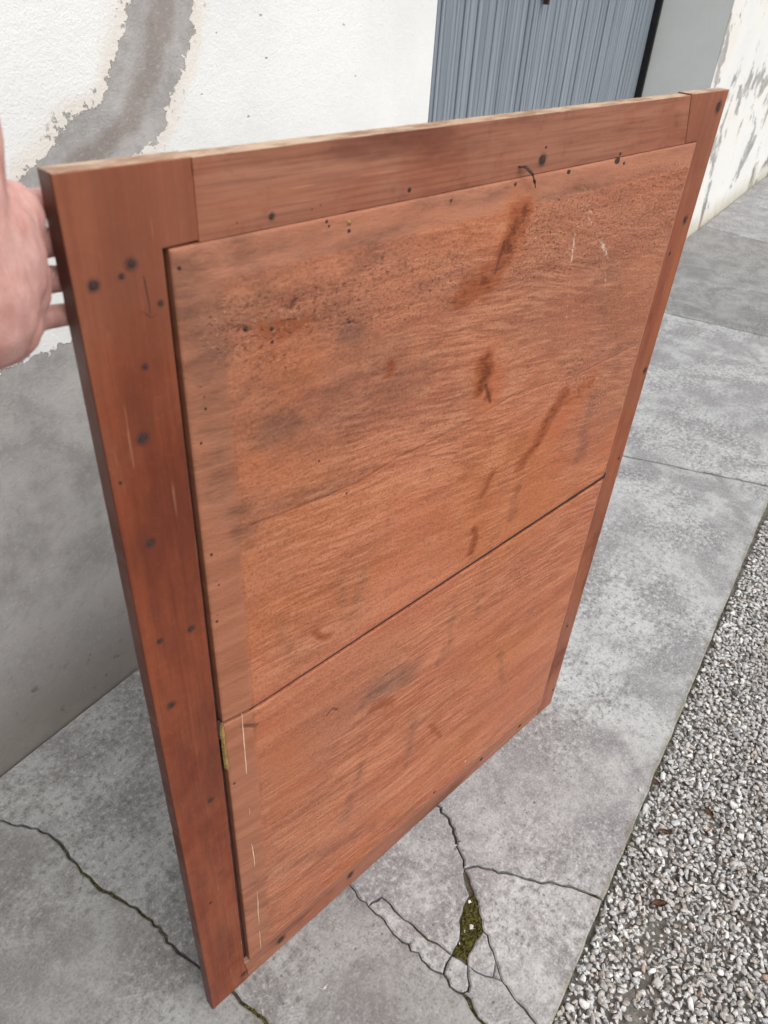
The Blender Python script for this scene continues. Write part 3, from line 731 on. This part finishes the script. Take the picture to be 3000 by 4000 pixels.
# torn, chattered grain
for pts, r, s in (([(1140,530),(1260,490),(1440,420)], .045, 1.25), ([(1200,480),(1450,450)], .04, 1.2), ([(500,715),(620,680),(780,650),(960,610)], .035, .95),
        ([(520,760),(620,770)], .022, .8), ([(800,590),(960,570)], .03, .7), ([(1180,560),(1420,520)], .035, .6), ([(1230,800),(1290,860)], .035, .85), ([(1060,1000),(960,990)], .025, .5),
        ([(1110,1220),(1130,1260)], .03, .8), ([(1080,1250),(1180,1210)], .03, .5), ([(640,1010),(560,1030)], .03, .4), ([(1330,700),(1400,600)], .03, .5), ([(700,1470),(850,1440)], .025, .5),
        ([(560,1170),(600,1260)], .03, .4), ([(640,1560),(760,1530)], .025, .5), ([(1380,760),(1330,880)], .025, .45), ([(1200,1130),(1240,1100)], .025, .5), ([(600,1560),(640,1570)], .02, .6)):
    sp_('torn', pts, r, s)
for pts, r, s in (([(1232,505),(1225,560)], .0035, 1.1), ([(1222,600),(1215,680)], .004, .75), ([(1290,520),(1300,545)], .006, 1.0), ([(1255,440),(1270,500)], .016, .7), ([(1300,570),(1298,620)], .003, .8),
        ([(1155,315),(1150,340)], .004, .6), ([(1000,1640)], .006, .9), ([(915,1672)], .002, 1.2), ([(1005,1355)], .002, 1), ([(600,1330)], .002, .8)):
    sp_('fleck', pts, r, s)
for pts, r, s in (([(535,1128),(650,1085),(760,1040),(850,985),(930,945),(990,915)], .0030, .62), ([(990,915),(1100,850),(1250,800),(1380,735)], .002, .6), ([(1040,830),(1050,865)], .003, 1), ([(700,1540),(712,1525),(722,1528)], .0022, 1.2),
        ([(520,1565),(548,1560)], .0028, 1.3), ([(620,660),(628,645)], .003, 1.1), ([(485,700),(530,705)], .004, .7), ([(1080,520),(1060,590)], .0025, .9), ([(700,700),(760,690)], .002, .7), ([(1500,1040),(1300,1180),(1000,1370)], .0015, .35),
        ([(560,1700),(900,1470),(1230,1270)], .0016, .5), ([(800,1700),(1200,1400)], .0014, .4), ([(990,600),(1400,480)], .0014, .5), ([(600,850),(1000,760)], .0012, .4)):
    sp_('crack', pts, r, s)

def board(v0l, v0r, v1, m_b, m_t):
    """one wide board: margins planed down towards its outer edges"""
    u0, u1 = .0758, EDGE_R
    nu = int((u1-u0)/.0025); nv = int((v1-min(v0l, v0r))/.0025)
    U, T = np.meshgrid(np.linspace(0, 1, nu), np.linspace(0, 1, nv))
    Uu = u0+(u1-u0)*U; lo = v0l+(v0r-v0l)*U; Vv = lo+(v1-lo)*T
    # slightly uneven outline
    Vv = Vv+np.where(T == 0, .0009*(fbm(Uu*40, Uu*0, 3)-.5), 0)
    def ease(d, wd_): return np.clip(d/wd_, 0, 1)
    wl = .040+.006*(fbm(Vv*9, Vv*0, 9)-.5)
    e = ease(Uu-u0, wl); e = np.minimum(e, ease(u1-Uu, .016))
    if m_b: e = np.minimum(e, ease(Vv-lo, .03))
    if m_t: e = np.minimum(e, ease(v1-Vv, .030))
    es = e
    Yy = -(.0010+.0056*es) - .0006*(fbm(Uu*18, Vv*18, 21)-.5)
    edge = np.minimum(np.minimum(U*(u1-u0), (1-U)*(u1-u0)), np.minimum(T, 1-T)*(v1-lo))
    Yy = Yy+np.where(edge < .0005, .0007, 0)
    masks = {}
    for kn, lst in SPT.items():
        mk = np.zeros_like(Uu)
        jx_ = .026*(fbm(Uu*24, Vv*38, 31, 5)-.47); jy_ = .020*(fbm(Uu*24, Vv*38, 47, 5)-.47)
        if kn in ('crack', 'fleck'): jx_ = jx_*.12; jy_ = jy_*.14
        for a, b, r, s in lst: mk = np.maximum(mk, s*np.exp(-(seg_dist(Uu+jx_, Vv+jy_, a, b)/r)**2))
        masks[kn] = mk
    masks['crack'] = np.maximum(masks['crack'], np.clip(1.1*fbm(Uu*3, Vv*14, 77, 3)-.12, 0, .55)*np.exp(-((Uu-u0-wl)/.0035)**2)*(Vv < 1.19))
    Yy = Yy+.0009*np.clip(masks['crack'], 0, 1)
    n = nu*nv; idx = np.arange(n).reshape(nv, nu)
    V = np.stack([Uu.ravel(), Yy.ravel(), Vv.ravel()], 1)
    F = np.stack([idx[:-1, :-1].ravel(), idx[:-1, 1:].ravel(), idx[1:, 1:].ravel(), idx[1:, :-1].ravel()], 1).tolist()
    rim = np.concatenate([idx[0, :], idx[1:, -1], idx[-1, -2::-1], idx[-2:0:-1, 0]])
    Vb = V[rim].copy(); Vb[:, 1] = .0085
    k = len(rim)
    for i in range(k): F.append((int(rim[(i+1) % k]), int(rim[i]), n+i, n+(i+1) % k))
    F.append(tuple(range(n+k-1, n-1, -1)))
    o = mesh_obj('board', np.concatenate([V, Vb]).tolist(), F, M_BOARD, panel)
    for p in o.data.polygons[:len(F)-k-1]: p.use_smooth = True
    mg = 1-np.clip((e-.93)/.07, 0, 1)
    z = np.zeros(k)
    for kn, mk in masks.items(): set_attr(o, kn, np.concatenate([mk.ravel(), z]))
    set_attr(o, 'margin', np.concatenate([mg.ravel(), z+1]))
    return o
PART['bdu'] = board(.6758, .6808, 1.2187, False, True)
PART['bdl'] = board(.0585, .0335, .6708, True, False)
def piece_at(u, v):
    if u < .0715 or (v > 1.219 and u < .102): return PART['stl']
    if u > .8885 or (v > 1.219 and u > .848): return PART['str']
    if v > 1.219: return PART['rlt']
    if v < .0585-.025*(u-.0758)/.81: return PART['rlb']
    return PART['bdu'] if v > .673 else PART['bdl']

# nails, nail holes, knots
def disc(name, r, mat, dome):
    bm = bmesh.new(); n = 12; c = bm.verts.new((0, -dome, 0)); rings = []
    for rr, yy in ((.55*r, -dome*.8), (r*.92, -dome*.35), (r, .0006)):
        rings.append([bm.verts.new((rr*math.cos(2*math.pi*i/n)*random.uniform(.8, 1.12), yy, rr*math.sin(2*math.pi*i/n)*random.uniform(.8, 1.12))) for i in range(n)])
    for i in range(n):
        bm.faces.new((c, rings[0][i], rings[0][(i+1) % n]))
        for a, b in zip(rings[:-1], rings[1:]): bm.faces.new((a[i], b[i], b[(i+1) % n], a[(i+1) % n]))
    bmesh.ops.recalc_face_normals(bm, faces=bm.faces[:])
    me = bpy.data.meshes.new(name); bm.to_mesh(me); bm.free(); me.materials.append(mat)
    for p in me.polygons: p.use_smooth = True
    return me
def ring_mesh():
    bm = bmesh.new(); n = 20
    a = [bm.verts.new((2.3*math.cos(6.28319*i/n), 0, 2.3*math.sin(6.28319*i/n))) for i in range(n)]
    bm.faces.new(a[::-1]); me = bpy.data.meshes.new('rust_stain'); bm.to_mesh(me); bm.free(); me.materials.append(M_HALO); return me
HALO = ring_mesh()
NAIL = [disc('nail', 1.0, M_IRON, .22) for _ in range(4)]; NAILB = disc('nail', 1.0, M_BRASS, .5)
def height_at(u, v):
    if not (EDGE_L+.005 < u < EDGE_R and .05 < v < 1.2185): return 0.0
    e = min((u-.0765)/.04, (EDGE_R-u)/.016, (1.2185-v)/.03, (v-.05)/.03); e = max(0, min(1, e))
    return -(.0010+.0056*e)
for dx, dy, r in ((202,617,9),(283,570,9),(262,597,5),(313,792,5),(308,947,10),(260,1043,4.5),(325,1173,8),(413,1358,6),(345,1385,5),(370,1523,7),(455,1728,5),(455,1950,4),(527,2103,5),
        (347,655,5),(587,467,5.5),(703,478,4),(707,487,3),(748,497,4.5),(885,410,4.5),(970,433,4.5),(1110,398,5),(1225,373,6),(1172,345,8),(1330,350,9),(1344,353,4),(1552,231,7),(1480,475,5.5),
        (1393,800,5),(1337,990,4),(1226,1352,3.5),(1195,1490,3.5),(1165,1525,4),(1123,1568,4),(1040,1640,4.5),(933,1707,4.5),(757,1890,6),(607,2030,7),(385,578,4.5),(432,955,3.5),(455,1195,4.5),(467,1340,4),
        (440,880,4),(505,1690,3.5),(520,705,6),(577,705,5),(578,733,4),(680,990,3),(745,690,3),(740,1060,3),(1447,548,3.5),(470,1260,3.5),(1180,318,3),(1340,332,3)):
    u, v = on_panel(dx, dy); o = bpy.data.objects.new('nail', random.choice(NAIL)); link(o, piece_at(u, v))
    dist_ = np.linalg.norm(PB+u*PU+np.array([0, 0, v])-CAM); rr = r*1.8083*dist_/FOC*1.05
    o.location = (u, height_at(u, v)+.0001, v); o.scale = (rr*random.uniform(.85, 1.15), .0028, rr*random.uniform(.8, 1.1))
    o.rotation_euler = (0, random.uniform(0, 6.28), 0)
    if r >= 5 and height_at(u, v) == 0.0:
        hl_ = bpy.data.objects.new('rust_stain', HALO); link(hl_, piece_at(u, v)); hl_.location = (u, -.00035, v); hl_.scale = (rr, 1, rr); hl_.rotation_euler = (0, random.uniform(0, 6.28), 0)
for dx, dy, r in ((750,479,6), (1268,1218,4.5)):
    u, v = on_panel(dx, dy); o = bpy.data.objects.new('nail', NAILB); link(o, piece_at(u, v)); o['label'] = 'bright brass coloured nail head'
    o.location = (u, height_at(u, v)-.0003, v); o.scale = (r*.0004, .003, r*.0004)
# the bent nail near the top edge and the hooked scratch
def wire(name, pts, r, mat, parent, label=None):
    bm = bmesh.new(); rings = []; n = 8
    for i, p in enumerate(pts):
        p = Vector(p); t = (Vector(pts[min(i+1, len(pts)-1)])-Vector(pts[max(i-1, 0)])).normalized(); a = t.orthogonal().normalized(); b = t.cross(a)
        rr = r[i] if isinstance(r, (list, tuple)) else r
        rings.append([bm.verts.new(p+a*rr*math.cos(6.2832*q/n)+b*rr*math.sin(6.2832*q/n)) for q in range(n)])
    for A_, B_ in zip(rings[:-1], rings[1:]):
        for q in range(n): bm.faces.new((A_[q], A_[(q+1) % n], B_[(q+1) % n], B_[q]))
    bm.faces.new(rings[0][::-1]); bm.faces.new(rings[-1]); bmesh.ops.recalc_face_normals(bm, faces=bm.faces[:])
    o = bm_obj(name, bm, mat, parent, True)
    if label: o['label'] = label
    return o
q = [on_panel(*p) for p in ((1118,362),(1126,358),(1134,372),(1140,388),(1147,402))]
wire('bent_nail', [(q[0][0], .004, q[0][1]), (q[1][0], -.006, q[1][1]), (q[2][0], -.010, q[2][1]), (q[3][0], -.009, q[3][1]), (q[4][0], -.006, q[4][1])], [.0016, .0017, .0016, .0016, .0008], M_IRON, panel, 'bent rusty nail sticking out of the top rail')
def sliver(pts, wd_, th, mat, name='splinter', y=None):
    bm = bmesh.new(); L = []
    for i, p in enumerate(pts):
        u, v = on_panel(*p); yy = (height_at(u, v) if y is None else y); ww = wd_*random.uniform(.5, 1.1)*(0.35 if i in (0, len(pts)-1) else 1)
        L.append([bm.verts.new((u-ww/2, yy+.0006, v)), bm.verts.new((u-ww*.2, yy-th, v)), bm.verts.new((u+ww*.35, yy-th*.7, v)), bm.verts.new((u+ww/2, yy+.0006, v))])
    for a, b in zip(L[:-1], L[1:]):
        for q_ in range(3): bm.faces.new((a[q_], a[q_+1], b[q_+1], b[q_]))
    bmesh.ops.recalc_face_normals(bm, faces=bm.faces[:]); return bm_obj(name, bm, mat, panel)
def interp(a, b, n): return [(a[0]+(b[0]-a[0])*i/n+random.uniform(-.6, .6), a[1]+(b[1]-a[1])*i/n) for i in range(n+1)]
sliver(interp((517,1535), (528,1668), 10), .0022, .0008, M_PALE); sliver(interp((534,1740), (535,1755), 3), .0013, .0006, M_PALE)
sliver(interp((540,1818), (547,1868), 5), .0018, .0007, M_PALE); sliver(interp((552,1920), (556,1996), 6), .0016, .0007, M_PALE); sliver(interp((557,2005), (560,2045), 4), .0018, .0007, M_PALE)
sliver(interp((470,1556), (484,1600), 6), .0105, .0010, M_BACK, 'gouge', -.0001)
sliver(interp((476,1558), (490,1662), 14), .0072, .0024, M_SPLINT, 'splinter', -.0005)
sliver(interp((310,595), (326,680), 7), .0014, .0003, M_BACK, 'scratch', .0001)
sliver([(306,672),(318,680),(326,686),(338,680)], .002, .0004, M_IRON, 'scratch', .0001)
sliver(interp((1235,232),(1275,228), 5), .004, .0006, M_PALE, 'splinter', .0004)

# ------------------------------------------------------------------ hand on the panel's edge
def hand():
    bm = bmesh.new()
    def ball(c, r):
        if not isinstance(r, tuple): r = (r, r, r)
        bmesh.ops.create_icosphere(bm, subdivisions=2, radius=1.0, matrix=Matrix.Translation(c) @ Matrix.Diagonal((r[0], r[1], r[2], 1)))
    def chain(pts, rs):
        for (a, b), (ra, rb) in zip(zip(pts[:-1], pts[1:]), zip(rs[:-1], rs[1:])):
            a, b = Vector(a), Vector(b); n = max(2, int((b-a).length/.003))
            for i in range(n+1): ball(a.lerp(b, i/n), ra+(rb-ra)*i/n)
    for k, (v, kn) in enumerate(((1.2545, 0), (1.229, .003), (1.2035, .001), (1.177, -.006))):
        s = (1, 1.03, .98, .86)[k]
        chain([(-.075, -.004, v-.001), (-.036+kn*.3, .020, v), (-.014, .0335, v), (.018*s, .0315, v-.002), (.042*s, .0305, v-.005), (.056*s, .0300, v-.007)],
              [.0125*s, .0118*s, .0108*s, .0098*s, .0088*s, .0072*s])
    # palm, heel, thenar
    ball((-.058, .000, 1.232), (.032, .018, .042)); ball((-.062, .000, 1.200), (.034, .018, .034))
    ball((-.050, -.016, 1.240), (.032, .022, .044)); ball((-.070, -.024, 1.222), (.040, .024, .048))
    ball((-.064, -.006, 1.190), (.038, .020, .024)); ball((-.031, -.004, 1.258), (.021, .018, .023))
    ball((-.037, -.002, 1.222), (.024, .019, .036)); ball((-.038, .006, 1.196), (.020, .016, .026))
    chain([(-.060, -.026, 1.245), (-.050, -.022, 1.278), (-.040, -.014, 1.304), (-.0335, -.008, 1.328)], [.018, .0135, .0118, .0085])
    chain([(-.085, -.022, 1.216), (-.130, -.040, 1.205), (-.24, -.10, 1.16), (-.42, -.22, 1.08)], [.030, .026, .033, .042])
    me = bpy.data.meshes.new('raw'); bm.to_mesh(me); bm.free()
    t = bpy.data.objects.new('raw', me); scene.collection.objects.link(t)
    md = t.modifiers.new('r', 'REMESH'); md.mode = 'VOXEL'; md.voxel_size = .0024
    ms = t.modifiers.new('s', 'SMOOTH'); ms.factor = .5; ms.iterations = 5
    dg = bpy.context.evaluated_depsgraph_get(); me2 = bpy.data.meshes.new_from_object(t.evaluated_get(dg))
    bpy.data.objects.remove(t); me2.name = 'hand'; me2.materials.clear(); me2.materials.append(M_SKIN)
    for p in me2.polygons: p.use_smooth = True
    o = link(bpy.data.objects.new('hand', me2)); o.location = tuple(PB); o.rotation_euler = (0, 0, PROT)
    return tag(o, 'bare hand gripping the upper left edge of the wooden panel from behind', 'hand')
hand()

# ------------------------------------------------------------------ small loose things
def pebble(px, py, r, z, label, group=None, col='#d2d0ca'):
    bv, bf = PRO[random.randrange(len(PRO))]; x, y = ground(px, py, max(z, 0))
    me = bpy.data.meshes.new('pebble'); me.from_pydata((bv*r).tolist(), [], bf.tolist()); me.materials.append(M_STONE)
    ca = me.color_attributes.new('tint', 'FLOAT_COLOR', 'POINT'); ca.data.foreach_set('color', np.tile(np.array(lin(col), dtype=np.float32), len(bv)))
    o = link(bpy.data.objects.new('pebble', me)); o.location = (x, y, z-bv[:, 2].min()*r-.0003); tag(o, label, 'pebble', group)
    return o
for zx, zy, r, lb in ((885,1130,.006,'largest pale pebble in the middle of the mossy gap'), (878,995,.0042,'small pale pebble at the narrow upper end of the mossy gap'), (855,1155,.004,'small pale pebble just left of the largest one in the moss'), (828,1218,.0036,'tiny pale pebble at the lower left end of the mossy gap')):
    pebble(1200+zx/1.3825, 2800+zy/1.3825, r, -.006, lb, 'pebbles in the moss')
pebble(1200+805/1.3825, 2800+685/1.3825, .0035, -.010, 'tiny white pebble stuck in the crack running from the panel')
pebble(2000+688/1.382, 2400+950/1.382, .0055, 0, 'small white pebble on the slab near the gravel edge')
pebble(2000+670/1.382, 2400+48/1.382, .004, 0, 'tiny white pebble on the slab right of the panel')
pebble(1200+95/1.3825, 2800+1470/1.3825, .005, 0, 'small white pebble on the dark slab below the panel')
pebble(620/1.3825, 2400+860/1.3825, .0025, 0, 'tiny white pebble on the slab left of the panel')
pebble(2890, 2690, .011, -.02, 'dark grey stone lying among the pale gravel', None, '#3b3b3f')
def leaf(px, py, L, ang, label):
    x, y = ground(px, py, -.018); bm = bmesh.new(); n = 7; a = []
    for i in range(n):
        t = i/(n-1); wv = .24*L*math.sin(math.pi*min(1, t*1.02+.02))+.0004; zc = .004*math.sin(3*t)+.0015*math.sin(9*t)
        a.append([bm.verts.new((t*L-L/2, -wv, zc+.003)), bm.verts.new((t*L-L/2, 0, zc)), bm.verts.new((t*L-L/2, wv, zc+.0035))])
    for p, q_ in zip(a[:-1], a[1:]):
        for s in (0, 1): bm.faces.new((p[s], q_[s], q_[s+1], p[s+1]))
    r = bmesh.ops.solidify(bm, geom=bm.faces[:], thickness=.0004)
    o = bm_obj('dry_leaf', bm, M_LEAF, None, True); o.location = (x, y, -.017); o.rotation_euler = (random.uniform(-.2, .2), random.uniform(-.15, .15), ang); tag(o, label, 'leaf', 'dry leaves on the gravel')
leaf(2571, 3536, .034, 2.2, 'curled brown dry leaf on the gravel by the slab corner')
leaf(2593, 3255, .026, 1.9, 'thin brown dry leaf on the gravel at mid height')
leaf(2767, 3180, .028, .9, 'tan dry leaf on the gravel farther from the pavement edge')
leaf(2560, 3060, .024, 1.2, 'reddish dry leaf against the pavement edge')
